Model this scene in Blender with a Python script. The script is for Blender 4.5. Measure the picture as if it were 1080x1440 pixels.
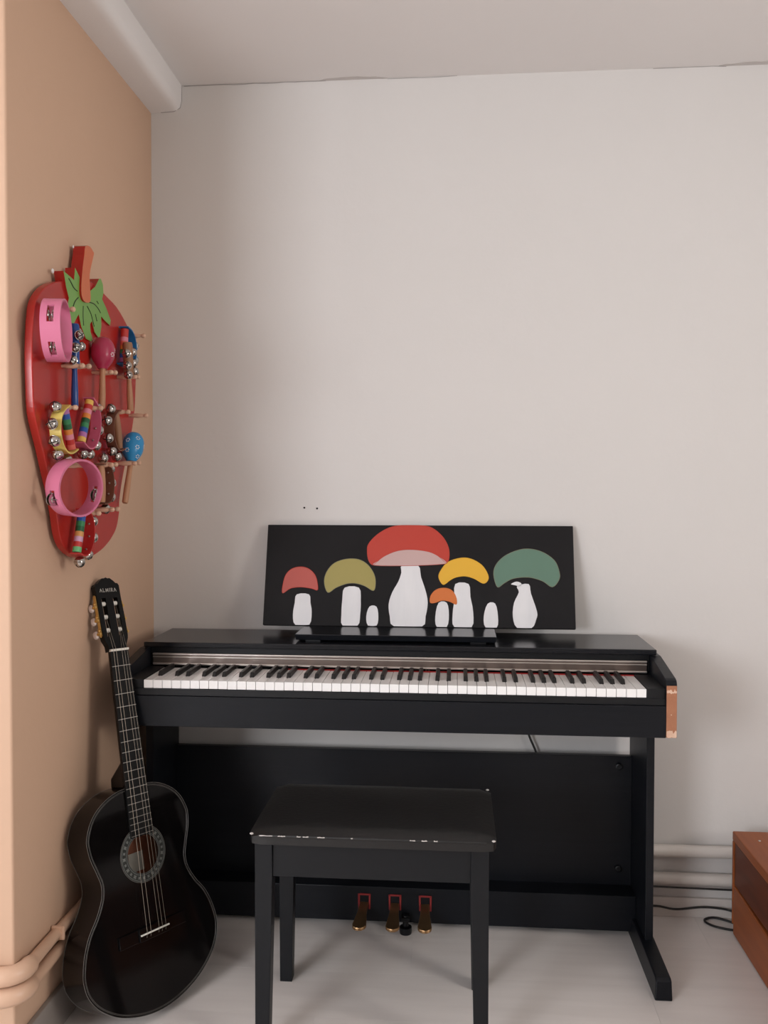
import bpy, bmesh, math, random
from mathutils import Matrix, Vector
random.seed(7)
for o in list(bpy.data.objects):
    bpy.data.objects.remove(o, do_unlink=True)
scene = bpy.context.scene
COL = scene.collection

# ------------------------------------------------------------------ camera
cam_data = bpy.data.cameras.new('camera')
cam_data.sensor_fit = 'VERTICAL'
cam_data.sensor_height = 36.0
cam_data.lens = 1232.67 / 1440 * 36.0
cam_data.clip_start = 0.05
cam = bpy.data.objects.new('camera', cam_data)
COL.objects.link(cam)
_r = Vector((0.99669615, 0.0812123, 0.00116156))
_u = Vector((-0.00317653, 0.02468634, 0.9996902))
_f = Vector((-0.08115846, 0.99639106, -0.02486275))
cam.matrix_world = Matrix(((_r.x, _u.x, -_f.x, 0.8991), (_r.y, _u.y, -_f.y, -2.5515),
                           (_r.z, _u.z, -_f.z, 1.2199), (0, 0, 0, 1)))
scene.camera = cam

# ------------------------------------------------------------------ light
world = bpy.data.worlds.new('world')
scene.world = world
world.use_nodes = True
world.node_tree.nodes['Background'].inputs[0].default_value = (0.62, 0.72, 0.85, 1)
world.node_tree.nodes['Background'].inputs[1].default_value = 0.6

def area_light(name, loc, target, sx, sy, power, col):
    d = bpy.data.lights.new(name, 'AREA')
    d.shape = 'RECTANGLE'; d.size = sx; d.size_y = sy
    d.energy = power; d.color = col
    o = bpy.data.objects.new(name, d)
    COL.objects.link(o)
    o.location = loc
    v = Vector(target) - Vector(loc)
    o.rotation_euler = v.to_track_quat('-Z', 'Y').to_euler()
    return o
# daylight by the rear and right windows, plus an added fill lamp at left
area_light('daylight_window_rear', (-1.60, -4.50, 1.50), (-1.60, 0.0, 1.50), 1.4, 1.1, 97, (0.92, 0.95, 1.0))
area_light('added_fill_left', (-2.50, -2.20, 1.50), (0.0, -2.20, 1.50), 1.6, 1.3, 20, (0.90, 0.95, 1.0))
area_light('daylight_window_right', (3.36, -2.15, 1.45), (0.0, -2.15, 1.45), 0.8, 1.0, 33, (1.0, 0.95, 0.90))

vs = scene.view_settings
scene.display_settings.display_device = 'sRGB'
vs.view_transform = 'Standard'
vs.look = 'None'
vs.gamma = 1.0
vs.use_curve_mapping = False
vs.exposure = 0.10

# ------------------------------------------------------------------ materials
def srgb(r, g, b):
    def c(v):
        v /= 255.0
        return v / 12.92 if v <= 0.04045 else ((v + 0.055) / 1.055) ** 2.4
    return (c(r), c(g), c(b), 1.0)

def mat(name, col, rough=0.5, metal=0.0, vary=0.0, scale=8.0, stretch=(1, 1, 1), bump=0.0, bump_scale=60.0,
        col2=None, spec=0.5, coat=0.0, trans=0.0, emit=None):
    m = bpy.data.materials.new(name)
    m.use_nodes = True
    nt = m.node_tree; N = nt.nodes; Lk = nt.links
    b = N['Principled BSDF']
    b.inputs['Base Color'].default_value = col
    b.inputs['Roughness'].default_value = rough
    b.inputs['Metallic'].default_value = metal
    b.inputs['Specular IOR Level'].default_value = spec
    b.inputs['Coat Weight'].default_value = coat
    b.inputs['Coat Roughness'].default_value = 0.08
    b.inputs['Transmission Weight'].default_value = trans
    tc = N.new('ShaderNodeTexCoord')
    mp = N.new('ShaderNodeMapping'); mp.inputs['Scale'].default_value = stretch
    Lk.new(tc.outputs['Object'], mp.inputs['Vector'])
    n1 = N.new('ShaderNodeTexNoise'); n1.inputs['Scale'].default_value = scale; n1.inputs['Detail'].default_value = 5
    Lk.new(mp.outputs['Vector'], n1.inputs['Vector'])
    mx = N.new('ShaderNodeMix'); mx.data_type = 'RGBA'
    c2 = col2 if col2 else tuple(list(x * (1 - vary) for x in col[:3]) + [1])
    mx.inputs['A'].default_value = col; mx.inputs['B'].default_value = c2
    Lk.new(n1.outputs['Fac'], mx.inputs['Factor'])
    Lk.new(mx.outputs['Result'], b.inputs['Base Color'])
    if bump > 0:
        n2 = N.new('ShaderNodeTexNoise'); n2.inputs['Scale'].default_value = bump_scale; n2.inputs['Detail'].default_value = 4
        Lk.new(mp.outputs['Vector'], n2.inputs['Vector'])
        bp = N.new('ShaderNodeBump'); bp.inputs['Strength'].default_value = bump; bp.inputs['Distance'].default_value = 0.002
        Lk.new(n2.outputs['Fac'], bp.inputs['Height'])
        Lk.new(bp.outputs['Normal'], b.inputs['Normal'])
    return m

M = {}
M['white_wall'] = mat('white_wall_paint', (0.630, 0.605, 0.585, 1), 0.75, vary=0.05, scale=2.2, bump=0.25, bump_scale=45)
M['ceiling'] = mat('ceiling_paint', (0.76, 0.73, 0.715, 1), 0.8, vary=0.05, scale=1.8, bump=0.2, bump_scale=40)
M['peach_wall'] = mat('peach_wall_paint', (0.615, 0.405, 0.28, 1), 0.7, vary=0.05, scale=2.0, bump=0.25, bump_scale=45)
M['stain'] = mat('stained_plaster', (0.60, 0.56, 0.54, 1), 0.85, vary=0.2, scale=14)
M['crack'] = mat('plaster_crack', (0.40, 0.37, 0.36, 1), 0.9, vary=0.2, scale=30)
M['plank'] = mat('pale_laminate', (0.86, 0.805, 0.77, 1), 0.28, scale=3.0, stretch=(0.7, 8, 1), col2=(0.68, 0.625, 0.59, 1), bump=0.06, bump_scale=30)
M['joint'] = mat('laminate_joint', (0.50, 0.45, 0.42, 1), 0.8, vary=0.1)
M['skirting'] = mat('grey_skirting', (0.30, 0.265, 0.24, 1), 0.5, vary=0.12, scale=6, stretch=(1, 1, 6))
M['skirt_white'] = mat('white_skirting', (0.66, 0.61, 0.57, 1), 0.55, vary=0.15, scale=12)
M['pipe_white'] = mat('white_pipe_paint', (0.70, 0.655, 0.61, 1), 0.35, vary=0.12, scale=10)
M['pipe_peach'] = mat('peach_pipe_paint', (0.66, 0.43, 0.30, 1), 0.35, vary=0.08, scale=10)
M['piano'] = mat('black_woodgrain', (0.0045, 0.0055, 0.0075, 1), 0.38, spec=0.2, scale=6, stretch=(0.6, 14, 14), col2=(0.008, 0.009, 0.012, 1), bump=0.12, bump_scale=26)
M['piano_flat'] = mat('black_plastic', (0.005, 0.0055, 0.007, 1), 0.45, vary=0.2, spec=0.3)
M['piano_top'] = mat('black_semi_gloss', (0.005, 0.006, 0.008, 1), 0.2, spec=0.3, scale=6, stretch=(0.6, 14, 14), col2=(0.008, 0.009, 0.012, 1), bump=0.04, bump_scale=26)
M['silver'] = mat('brushed_champagne_metal', (0.74, 0.69, 0.64, 1), 0.28, 0.9, vary=0.12, scale=3, stretch=(0.3, 30, 30))
M['bronze'] = mat('brown_brushed_metal', (0.24, 0.19, 0.165, 1), 0.3, 0.85, vary=0.2, scale=3, stretch=(0.3, 30, 30))
M['white_key'] = mat('white_key_plastic', (0.84, 0.83, 0.82, 1), 0.22, vary=0.02)
M['black_key'] = mat('black_key_plastic', (0.010, 0.009, 0.009, 1), 0.4, vary=0.1, spec=0.3)
M['felt'] = mat('red_felt', (0.50, 0.02, 0.02, 1), 0.95, vary=0.2, scale=40)
M['chipboard'] = mat('bare_chipboard', srgb(172, 118, 88), 0.85, scale=28, col2=srgb(142, 92, 66), bump=0.3, bump_scale=150)
M['chip_pale'] = mat('torn_paper', srgb(222, 196, 176), 0.9, scale=60, col2=srgb(186, 140, 112))
M['brass'] = mat('worn_brass', (0.50, 0.30, 0.15, 1), 0.3, 0.9, vary=0.4, scale=30)
M['pedal_red'] = mat('red_pedal_felt', (0.26, 0.02, 0.02, 1), 0.8, vary=0.2)
M['canvas_black'] = mat('black_painted_canvas', (0.009, 0.0085, 0.009, 1), 0.65, spec=0.14, scale=7, col2=(0.017, 0.016, 0.017, 1), bump=0.25, bump_scale=120)
M['bench'] = mat('black_painted_wood', (0.0085, 0.0095, 0.0115, 1), 0.40, vary=0.2, scale=10, spec=0.24)
M['leather'] = mat('black_leatherette', (0.0105, 0.010, 0.010, 1), 0.42, vary=0.25, spec=0.4, scale=8, bump=0.3, bump_scale=90)
M['chipped'] = mat('exposed_backing', (0.62, 0.58, 0.55, 1), 0.8, vary=0.3, scale=80)
M['guitar'] = mat('black_gloss_lacquer', (0.0045, 0.0038, 0.0038, 1), 0.10, vary=0.2, spec=0.26)
M['guitar_side'] = mat('dark_side_lacquer', (0.009, 0.0062, 0.0052, 1), 0.2, vary=0.3, scale=4, stretch=(1, 8, 1), spec=0.2)
M['fretboard'] = mat('dark_fretboard', (0.007, 0.0068, 0.0068, 1), 0.5, vary=0.3, scale=20, stretch=(8, 1, 1), spec=0.2)
M['nickel'] = mat('fret_wire', (0.42, 0.40, 0.37, 1), 0.35, 1.0)
M['bone'] = mat('white_bone', (0.80, 0.77, 0.70, 1), 0.4, vary=0.06)
M['pearl'] = mat('pearloid_button', (0.72, 0.62, 0.58, 1), 0.3, vary=0.15, scale=60)
M['gold'] = mat('gold_plate', (0.75, 0.50, 0.18, 1), 0.28, 1.0, vary=0.2, scale=40)
M['string'] = mat('guitar_string', (0.36, 0.31, 0.25, 1), 0.4, 0.5)
M['head_black'] = mat('black_satin_lacquer', (0.006, 0.0058, 0.0058, 1), 0.32, vary=0.2, spec=0.16)
M['inner_wood'] = mat('bare_inner_wood', srgb(150, 92, 66), 0.7, scale=6, stretch=(10, 1, 1), col2=srgb(126, 72, 50))
M['paper'] = mat('paper_label', srgb(196, 192, 180), 0.8, vary=0.1)
M['rosette_dark'] = mat('rosette_dark', (0.022, 0.024, 0.022, 1), 0.3)
M['rosette_grey'] = mat('rosette_grey_green', (0.19, 0.20, 0.185, 1), 0.35, vary=0.3, scale=120)
M['binding'] = mat('pale_binding', (0.22, 0.205, 0.185, 1), 0.35, vary=0.8, scale=30)
M['red_board'] = mat('glossy_red_paint', (0.42, 0.022, 0.016, 1), 0.26, vary=0.08, scale=3, spec=0.4)
M['leaf_green'] = mat('green_paint', (0.17, 0.37, 0.075, 1), 0.35, vary=0.06)
M['orange_paint'] = mat('orange_paint', (0.62, 0.15, 0.055, 1), 0.35, vary=0.06)
M['ink'] = mat('black_line_paint', (0.012, 0.02, 0.010, 1), 0.5)
M['peg'] = mat('peg_wood', srgb(222, 186, 160), 0.55, scale=20, stretch=(1, 10, 10), col2=srgb(200, 156, 128))
M['wood'] = mat('turned_beech', srgb(192, 142, 106), 0.5, scale=16, stretch=(10, 10, 1), col2=srgb(166, 116, 84))
M['wood_dark'] = mat('brown_beech', srgb(160, 116, 84), 0.5, scale=16, stretch=(10, 10, 1), col2=srgb(134, 92, 64))
M['leather_brown'] = mat('brown_leather', srgb(112, 66, 46), 0.6, vary=0.2, scale=40)
M['chrome'] = mat('nickel_bell', (0.50, 0.47, 0.44, 1), 0.14, 1.0)
M['dark_slot'] = mat('bell_slot', (0.006, 0.005, 0.005, 1), 0.9)
M['pink'] = mat('pink_plastic', (0.60, 0.165, 0.275, 1), 0.35, vary=0.04)
M['pink_hot'] = mat('pink_strap', (0.60, 0.125, 0.215, 1), 0.5, vary=0.05)
M['navy'] = mat('navy_lacquer', (0.010, 0.055, 0.24, 1), 0.22, vary=0.1)
M['maraca_red'] = mat('raspberry_lacquer', (0.40, 0.024, 0.075, 1), 0.32, vary=0.08)
M['maraca_blue'] = mat('sky_blue_lacquer', (0.016, 0.25, 0.53, 1), 0.35, vary=0.06)
M['white_paint'] = mat('white_paint', (0.80, 0.79, 0.78, 1), 0.5, vary=0.03)
M['strap_yellow'] = mat('yellow_strap', (0.72, 0.55, 0.14, 1), 0.5, vary=0.06)
M['strap_red'] = mat('red_strap', (0.46, 0.022, 0.02, 1), 0.45, vary=0.06)
M['strap_blue'] = mat('blue_strap', (0.010, 0.16, 0.40, 1), 0.45, vary=0.06)
M['cable'] = mat('black_cable', (0.010, 0.010, 0.010, 1), 0.5)
M['crate'] = mat('orange_varnished_pine', srgb(164, 90, 42), 0.42, scale=5, stretch=(9, 0.8, 9), col2=srgb(118, 56, 22), spec=0.35)
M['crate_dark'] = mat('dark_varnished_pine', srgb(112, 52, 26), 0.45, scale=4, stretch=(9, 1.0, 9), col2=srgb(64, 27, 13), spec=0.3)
M['window_frame'] = mat('white_window_frame', (0.80, 0.80, 0.80, 1), 0.4, vary=0.02)
M['glass'] = mat('window_glass', (0.95, 0.97, 1.0, 1), 0.02, trans=1.0)
STRIPE = {
 'yellow': mat('stripe_yellow', (0.78, 0.48, 0.10, 1), 0.35), 'red': mat('stripe_red', (0.50, 0.03, 0.025, 1), 0.35),
 'pink': mat('stripe_pink', (0.70, 0.24, 0.32, 1), 0.35), 'orange': mat('stripe_orange', (0.72, 0.24, 0.045, 1), 0.35),
 'dgreen': mat('stripe_dark_green', (0.010, 0.10, 0.035, 1), 0.35), 'green': mat('stripe_green', (0.03, 0.22, 0.08, 1), 0.35),
 'blue': mat('stripe_blue', (0.014, 0.085, 0.36, 1), 0.35), 'purple': mat('stripe_purple', (0.42, 0.15, 0.38, 1), 0.35),
 'lilac': mat('stripe_lilac', (0.58, 0.34, 0.50, 1), 0.35), 'mint': mat('stripe_mint', (0.14, 0.46, 0.19, 1), 0.35),
 'coral': mat('stripe_coral', (0.68, 0.13, 0.10, 1), 0.35), 'amber': mat('stripe_amber', (0.62, 0.30, 0.09, 1), 0.35),
}

# ------------------------------------------------------------------ mesh helpers
class MB:
    """collects shapes; build() links them as one mesh object"""
    def __init__(s):
        s.v = []; s.f = []; s.m = []; s.mi = 0
    def add(s, v, f):
        n = len(s.v); s.v += [tuple(a) for a in v]
        for q in f:
            s.f.append(tuple(i + n for i in q)); s.m.append(s.mi)
        return s
    def box(s, x0, x1, y0, y1, z0, z1):
        v = [(x, y, z) for z in (z0, z1) for y in (y0, y1) for x in (x0, x1)]
        return s.add(v, [(0, 2, 3, 1), (4, 5, 7, 6), (0, 1, 5, 4), (2, 6, 7, 3), (0, 4, 6, 2), (1, 3, 7, 5)])
    def hexa(s, lo, hi):
        """lo, hi: 4 corners each, same winding"""
        return s.add(list(lo) + list(hi), [(3, 2, 1, 0), (4, 5, 6, 7), (0, 1, 5, 4), (1, 2, 6, 5), (2, 3, 7, 6), (3, 0, 4, 7)])
    def prism(s, pts, fn, a, b, cap_mi=None):
        """pts: 2d outline, fn(p, q, t) -> xyz, extruded from t=a to t=b (b = front)"""
        n = len(pts)
        v = [fn(p, q, a) for p, q in pts] + [fn(p, q, b) for p, q in pts]
        k = s.mi
        s.add(v, [(i, (i + 1) % n, n + (i + 1) % n, n + i) for i in range(n)] + [tuple(range(n))])
        base = len(s.v) - 2 * n
        if cap_mi is not None: s.mi = cap_mi
        s.f.append(tuple(base + n + i for i in range(n))); s.m.append(s.mi)
        s.mi = k
        return s
    def lathe(s, prof, n=20, fn=lambda x, y, z: (x, y, z)):
        v = []; f = []
        for r, z in prof:
            for i in range(n):
                a = 2 * math.pi * i / n
                v.append(fn(r * math.cos(a), r * math.sin(a), z))
        for j in range(len(prof) - 1):
            for i in range(n):
                k = (i + 1) % n
                f.append((j * n + i, j * n + k, (j + 1) * n + k, (j + 1) * n + i))
        f.append(tuple(reversed(range(n)))); f.append(tuple((len(prof) - 1) * n + i for i in range(n)))
        return s.add(v, f)
    def tube(s, pts, r, n=10, cap=True):
        pts = [Vector(p) for p in pts]; rings = []
        rr = r if isinstance(r, (list, tuple)) else [r] * len(pts)
        up = None; v = []; f = []
        for i, p in enumerate(pts):
            t = (pts[min(i + 1, len(pts) - 1)] - pts[max(i - 1, 0)]).normalized()
            if up is None:
                up = Vector((0, 0, 1)) if abs(t.z) < 0.9 else Vector((1, 0, 0))
            a = t.cross(up).normalized(); b = a.cross(t).normalized(); up = b
            for k in range(n):
                w = 2 * math.pi * k / n
                v.append(tuple(p + (a * math.cos(w) + b * math.sin(w)) * rr[i]))
        for j in range(len(pts) - 1):
            for k in range(n):
                q = (k + 1) % n
                f.append((j * n + k, j * n + q, (j + 1) * n + q, (j + 1) * n + k))
        if cap:
            f.append(tuple(reversed(range(n)))); f.append(tuple((len(pts) - 1) * n + k for k in range(n)))
        return s.add(v, f)
    def sphere(s, c, r, nu=14, nv=9, sc=(1, 1, 1)):
        prof = [(max(r * math.sin(math.pi * j / nv), r * 0.02), -r * math.cos(math.pi * j / nv)) for j in range(nv + 1)]
        return s.lathe(prof, nu, lambda x, y, z: (c[0] + x * sc[0], c[1] + y * sc[1], c[2] + z * sc[2]))
    def build(s, name, mats, parent=None, off=(0, 0, 0), bevel=0.0, segs=2, smooth=False, xf=None, angle=35):
        me = bpy.data.meshes.new(name)
        ox, oy, oz = off
        if xf is not None:
            vv = [tuple(xf @ Vector(a)) for a in s.v]
        else:
            vv = [(x - ox, y - oy, z - oz) for x, y, z in s.v]
        me.from_pydata(vv, [], s.f)
        if not isinstance(mats, (list, tuple)): mats = [mats]
        for m_ in mats: me.materials.append(m_)
        me.polygons.foreach_set('material_index', s.m)
        bm = bmesh.new(); bm.from_mesh(me)
        bmesh.ops.recalc_face_normals(bm, faces=bm.faces)
        if bevel > 0:
            bmesh.ops.remove_doubles(bm, verts=bm.verts, dist=1e-6)
            es = [e for e in bm.edges if len(e.link_faces) == 2 and e.calc_face_angle(0) > math.radians(30)]
            bmesh.ops.bevel(bm, geom=es, offset=bevel, segments=segs, affect='EDGES', profile=0.5, clamp_overlap=True)
        if smooth:
            for f in bm.faces: f.smooth = True
            for e in bm.edges:
                if len(e.link_faces) == 2 and e.calc_face_angle(0) > math.radians(angle): e.smooth = False
        bm.to_mesh(me); bm.free()
        return link(name, me, parent)

def link(name, me, parent=None):
    o = bpy.data.objects.new(name, me)
    COL.objects.link(o)
    if parent is not None: o.parent = parent
    return o

def empty(name, label, cat, loc=(0, 0, 0), group=None, rot=None):
    o = bpy.data.objects.new(name, None)
    o.empty_display_size = 0.05
    COL.objects.link(o)
    if rot is not None:
        o.matrix_world = Matrix.Translation(loc) @ rot.to_4x4()
    else:
        o.location = loc
    o['label'] = label; o['category'] = cat
    if group: o['group'] = group
    return o

def tag(o, label, cat, group=None):
    o['label'] = label; o['category'] = cat
    if group: o['group'] = group
    return o

def struct(o, label=None):
    o['kind'] = 'structure'
    if label: o['label'] = label
    return o

def smooth_loop(pts, k=4, closed=True):
    n = len(pts); out = []
    for i in range(n):
        p0, p1, p2, p3 = pts[(i - 1) % n], pts[i], pts[(i + 1) % n], pts[(i + 2) % n]
        for j in range(k):
            t = j / k
            out.append(tuple(0.5 * (2 * b + (c - a) * t + (2 * a - 5 * b + 4 * c - d) * t * t + (3 * b - a - 3 * c + d) * t ** 3)
                             for a, b, c, d in zip(p0, p1, p2, p3)))
    return out

def smooth_path(pts, k=6):
    n = len(pts); out = []
    for i in range(n - 1):
        p0, p1, p2, p3 = pts[max(i - 1, 0)], pts[i], pts[i + 1], pts[min(i + 2, n - 1)]
        for j in range(k):
            t = j / k
            out.append(tuple(0.5 * (2 * b + (c - a) * t + (2 * a - 5 * b + 4 * c - d) * t * t + (3 * b - a - 3 * c + d) * t ** 3)
                             for a, b, c, d in zip(p0, p1, p2, p3)))
    out.append(tuple(pts[-1]))
    return out

# ------------------------------------------------------------------ room shell
CEIL = 2.408
XL, XR, YF = -2.60, 3.45, -4.6           # far left wall, right wall, wall behind the camera
JUT = -0.845                             # outer corner of the jutting peach wall
fl = struct(MB().box(XL - .1, XR + .1, YF - .1, .1, -.10, -.004).build('floor', M['joint']), 'pale laminate plank floor')
PW, PL = 0.193, 1.284
pm = MB().box(0.00015, PL - .00015, 0.00015, PW - .00015, -.012, 0).build('plank', M['plank'], bevel=0)
pmesh = pm.data; bpy.data.objects.remove(pm)
row = 0; y = 0.06 - PW
def slab(name, m_, x0, x1, y0, y1):
    return MB().box(x0, x1, y0, y1, -.012, 0).build(name, m_, fl)
rows = int(4.7 / PW) + 1
offs = [0.33, 0.82, 0.12, 0.61, 1.02, 0.45]
for j in range(rows):
    yy = 0.01 - (j + 1) * PW
    x = XL - PL + offs[j % 6]
    while x < XR:
        if x + PL > XL:
            o = link('plank', pmesh, fl)
            o.location = (x, yy, random.uniform(-.00008, .0))
        x += PL

ce = struct(MB().box(XL - .1, XR + .1, YF - .1, .1, CEIL, CEIL + .1).build('ceiling', M['ceiling']), 'white painted ceiling')
wb = struct(MB().box(0, XR + .1, 0, .1, 0, CEIL).build('wall_back', M['white_wall']), 'white painted back wall')
wl = struct(MB().box(XL, 0, JUT, .1, 0, CEIL).build('wall_left', M['peach_wall'], bevel=0.006, segs=3, smooth=True), 'peach painted jutting wall')
# ceiling beam box along the top of the peach wall, rounded lower edge
bp = [(0, CEIL), (.093, CEIL), (.092, 2.362), (.088, 2.346), (.078, 2.337), (.064, 2.334), (0, 2.331)]
struct(MB().prism(bp, lambda p, q, t: (p, t, q), -4.6, 0).build('trim_1', M['ceiling'], smooth=True), 'white boxed beam along ceiling corner')
# far-left wall with opening for the added fill window, right wall with window opening, wall behind camera
def wall_open(name, x0, x1, ya, yb, oy0, oy1, oz0, oz1):
    m = MB()
    m.box(x0, x1, ya, oy0, 0, CEIL); m.box(x0, x1, oy1, yb, 0, CEIL)
    m.box(x0, x1, oy0, oy1, 0, oz0); m.box(x0, x1, oy0, oy1, oz1, CEIL)
    return struct(m.build(name, M['white_wall']))
wall_open('wall_far_left', XL - .1, XL, YF, JUT, -3.05, -1.35, .80, 2.20)
wall_open('wall_right', XR, XR + .1, YF, 0, -2.85, -1.45, .80, 2.10)
m = MB()
m.box(XL - .1, -2.3, YF - .1, YF, 0, CEIL); m.box(-.7, XR + .1, YF - .1, YF, 0, CEIL)
m.box(-2.3, -.7, YF - .1, YF, 0, .80); m.box(-2.3, -.7, YF - .1, YF, 2.20, CEIL)
struct(m.build('wall_front', M['white_wall']))
def window(name, a0, a1, oz0, oz1, fn):
    def bx(m, u0, u1, d, z0, z1):
        p = fn(u0, -d); q = fn(u1, d)
        return m.box(min(p[0], q[0]), max(p[0], q[0]), min(p[1], q[1]), max(p[1], q[1]), z0, z1)
    m = MB(); t = .05; mid = (a0 + a1) / 2
    for a, b in ((a0, a0 + t), (mid - t / 2, mid + t / 2), (a1 - t, a1)): bx(m, a, b, .03, oz0, oz1)
    bx(m, a0, a1, .03, oz0, oz0 + t); bx(m, a0, a1, .03, oz1 - t, oz1)
    o = struct(m.build(name, M['window_frame']))
    for a, b in ((a0 + t, mid - t / 2), (mid + t / 2, a1 - t)):
        bx(MB(), a, b, .004, oz0 + t, oz1 - t).build('pane', M['glass'], o)
window('window_1', -2.3, -.7, .80, 2.20, lambda u, d: (u, YF - .05 + d))
window('window_3_added', -3.05, -1.35, .80, 2.20, lambda u, d: (XL - .05 + d, u))  # added window unit around the left fill lamp
window('window_2', -2.85, -1.45, .80, 2.10, lambda u, d: (XR + .05 + d, u))

# plaster stains and hairline crack where ceiling meets back wall
def patch(x0, x1, seed):
    rnd = random.Random(seed); n = 12
    up = [(x0 + (x1 - x0) * i / n, -.0 - (.018 * math.sin(math.pi * i / n) ** .6 + rnd.uniform(0, .004))) for i in range(n + 1)]
    pts = up + [(x1, 0.0), (x0, 0.0)]
    return MB().prism(pts, lambda p, q, t: (p, q, t), CEIL - .0008, CEIL + .001).build('plaster_stain', M['stain'], ce)
patch(.50, .70, 1); patch(1.63, 1.82, 2)
def crack(x0, x1, seed, w=.0010):
    rnd = random.Random(seed); n = int((x1 - x0) / .03)
    pts = [(x0 + (x1 - x0) * i / n, -.001, CEIL - .0015 + rnd.uniform(-.0012, .0012)) for i in range(n + 1)]
    MB().tube(pts, w, 5).build('hairline_crack', M['crack'], wb)
crack(.10, .52, 3); crack(.70, .90, 4, .0007); crack(1.45, 1.65, 5, .0007)
MB().tube([(.0925, -.0005, CEIL), (.0925, -.0005, 2.365), (.088, -.0005, 2.344), (.07, -.0005, 2.334), (.03, -.0005, 2.332)], .0014, 5).build('hairline_crack', M['crack'], wb)
for px, pz in ((.4561, 1.1681), (.4941, 1.1661)):
    MB().lathe([(.0028, 0), (.0028, .0012), (.0012, .0016)], 10, lambda x, y, z: (px + x, -z, pz + y)).build('screw_hole', M['dark_slot'], wb)

# skirting boards
struct(MB().box(.0, XR, -.012, 0, 0, .055).build('baseboard_back', M['skirt_white'], bevel=.002), 'low pale skirting board behind piano')
struct(MB().box(0, .012, JUT, -.012, 0, .092).build('baseboard_left', M['skirting'], bevel=.002), 'grey skirting board below peach wall')
struct(MB().box(XL, .012, JUT - .012, JUT, 0, .092).build('baseboard_return', M['skirting'], bevel=.002))
for nm, a in (('baseboard_right', (XR - .012, XR, YF, 0)), ('baseboard_front', (XL, XR, YF, YF + .012)), ('baseboard_far_left', (XL, XL + .012, YF, JUT))):
    struct(MB().box(a[0], a[1], a[2], a[3], 0, .092).build(nm, M['skirting']))

# heating pipes: round the peach corner, along the peach wall, then on along the back wall
def heating_pipe(zl, zb, label, r=.0145, rb=.0175):
    e = empty('heating_pipe', label, 'pipe', (.016, JUT - .016, zl), 'heating pipes along the walls')
    off = (.016, JUT - .016, zl)
    def run(name, pts, rad, m_, n=14):
        return MB().tube(pts, rad, n).build(name, m_, e, off, smooth=True, angle=50)
    c = JUT - .018
    run('return_run', [(XL, c, zl), (-.03, c, zl)], r, M['pipe_peach'])
    arc = [(-.045, c, zl), (-.034, c, zl)] + [(-.026 + .042 * math.sin(a), c + .042 - .042 * math.cos(a), zl) for a in [math.pi / 2 * i / 8 for i in range(9)]] + [(.016, c + .05, zl), (.016, c + .062, zl)]
    run('elbow', arc, [r * 1.12] + [r * 1.38] * (len(arc) - 2) + [r * 1.12], M['pipe_peach'])
    run('left_run', [(.016, c + .05, zl), (.0135, c + .16, zl), (.0125, -.10, zl)], [r, r * .9, r * .86], M['pipe_peach'])
    run('corner_bend', smooth_path([(.0130, -.12, zl), (.017, -.09, zl - (zl - zb) * .1), (.022, -.05, (zl + zb) / 2), (.040, -.024, zb + .004), (.075, -.0195, zb), (.10, -.0195, zb)], 4), rb, M['pipe_peach'])
    run('back_run', [(.09, -.0195, zb), (XR, -.0195, zb)], rb, M['pipe_white'])
    return e
p1 = heating_pipe(.229, .194, 'upper of the two painted heating pipes low on the walls')
p2 = heating_pipe(.186, .114, 'lower of the two painted heating pipes low on the walls')
MB().box(.001, .033, -.686, -.678, .2145, .2465).build('wall_bracket', M['pipe_peach'], p1, (.016, JUT - .016, .229), bevel=.004)
c_ = MB().tube([(1.30, -.034, .0975), (1.46, -.036, .0965), (1.68, -.036, .094), (2.2, -.036, .096)], .0028, 8).build('thin_dark_line', M['cable'], smooth=True)  # dark tube drawn as a thin line along the lower pipe's underside
tag(c_, 'thin dark line running under the lower heating pipe behind crate', 'cable')

# ------------------------------------------------------------------ digital piano
PX0, PX1 = .0623, 1.4205
PO = ((PX0 + PX1) / 2, -.24, 0)
piano = empty('digital_piano', 'black wood-grain digital piano with open keyboard against the white wall', 'piano', PO)
def pp(name, mb, m_, bevel=.0015, parent=None, **k):
    return mb.build(name, m_, parent or piano, PO, bevel=bevel, **k)
KF, KZ = -.4445, .7496
AW = .025
pp('lid', MB().box(PX0 + .010, PX1 - .010, -.284, -.049, .801, .815), M['piano_top'], .002)
# cheek arms with slanted top
arm = [(-.030, .637), (-.030, .800), (-.284, .800), (-.436, .7755), (-.446, .772), (-.451, .764), (-.451, .640), (-.448, .637)]
for i, (a, b) in enumerate(((PX0, PX0 + AW), (PX1 - AW, PX1))):
    ar = pp('cheek_arm', MB().prism(arm, lambda p, q, t: (t, p, q), a, b), M['piano'], .0012)
    if i == 1:
        ch = pp('bare_end', MB().box(a + .0005, b - .0005, -.4535, -.4505, .6375, .7605), M['chipboard'], .001, ar)
        ch['label'] = 'bare brown chipboard end of the right arm'
        for (z0, z1, sd) in ((.741, .752, 3), (.637, .653, 5)):
            rnd = random.Random(sd); pts = []
            for k in range(10):
                t = k / 9
                pts.append((a + .001 + (AW - .002) * t, z1 + rnd.uniform(-.006, .003)))
            for k in range(10):
                t = 1 - k / 9
                pts.append((a + .001 + (AW - .002) * t, z0 + rnd.uniform(-.0005, .004)))
            pp('torn_patch', MB().prism(pts, lambda p, q, t: (p, t, q), -.4538, -.453), M['chip_pale'], 0, ar)
        pp('screw', MB().lathe([(.0012, -.4545), (.0016, -.453)], 8, lambda x, y, z: (a + .0115 + x, z, .692 + y)), M['chip_pale'], 0, ar)
ix0, ix1 = PX0 + AW, PX1 - AW
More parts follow.
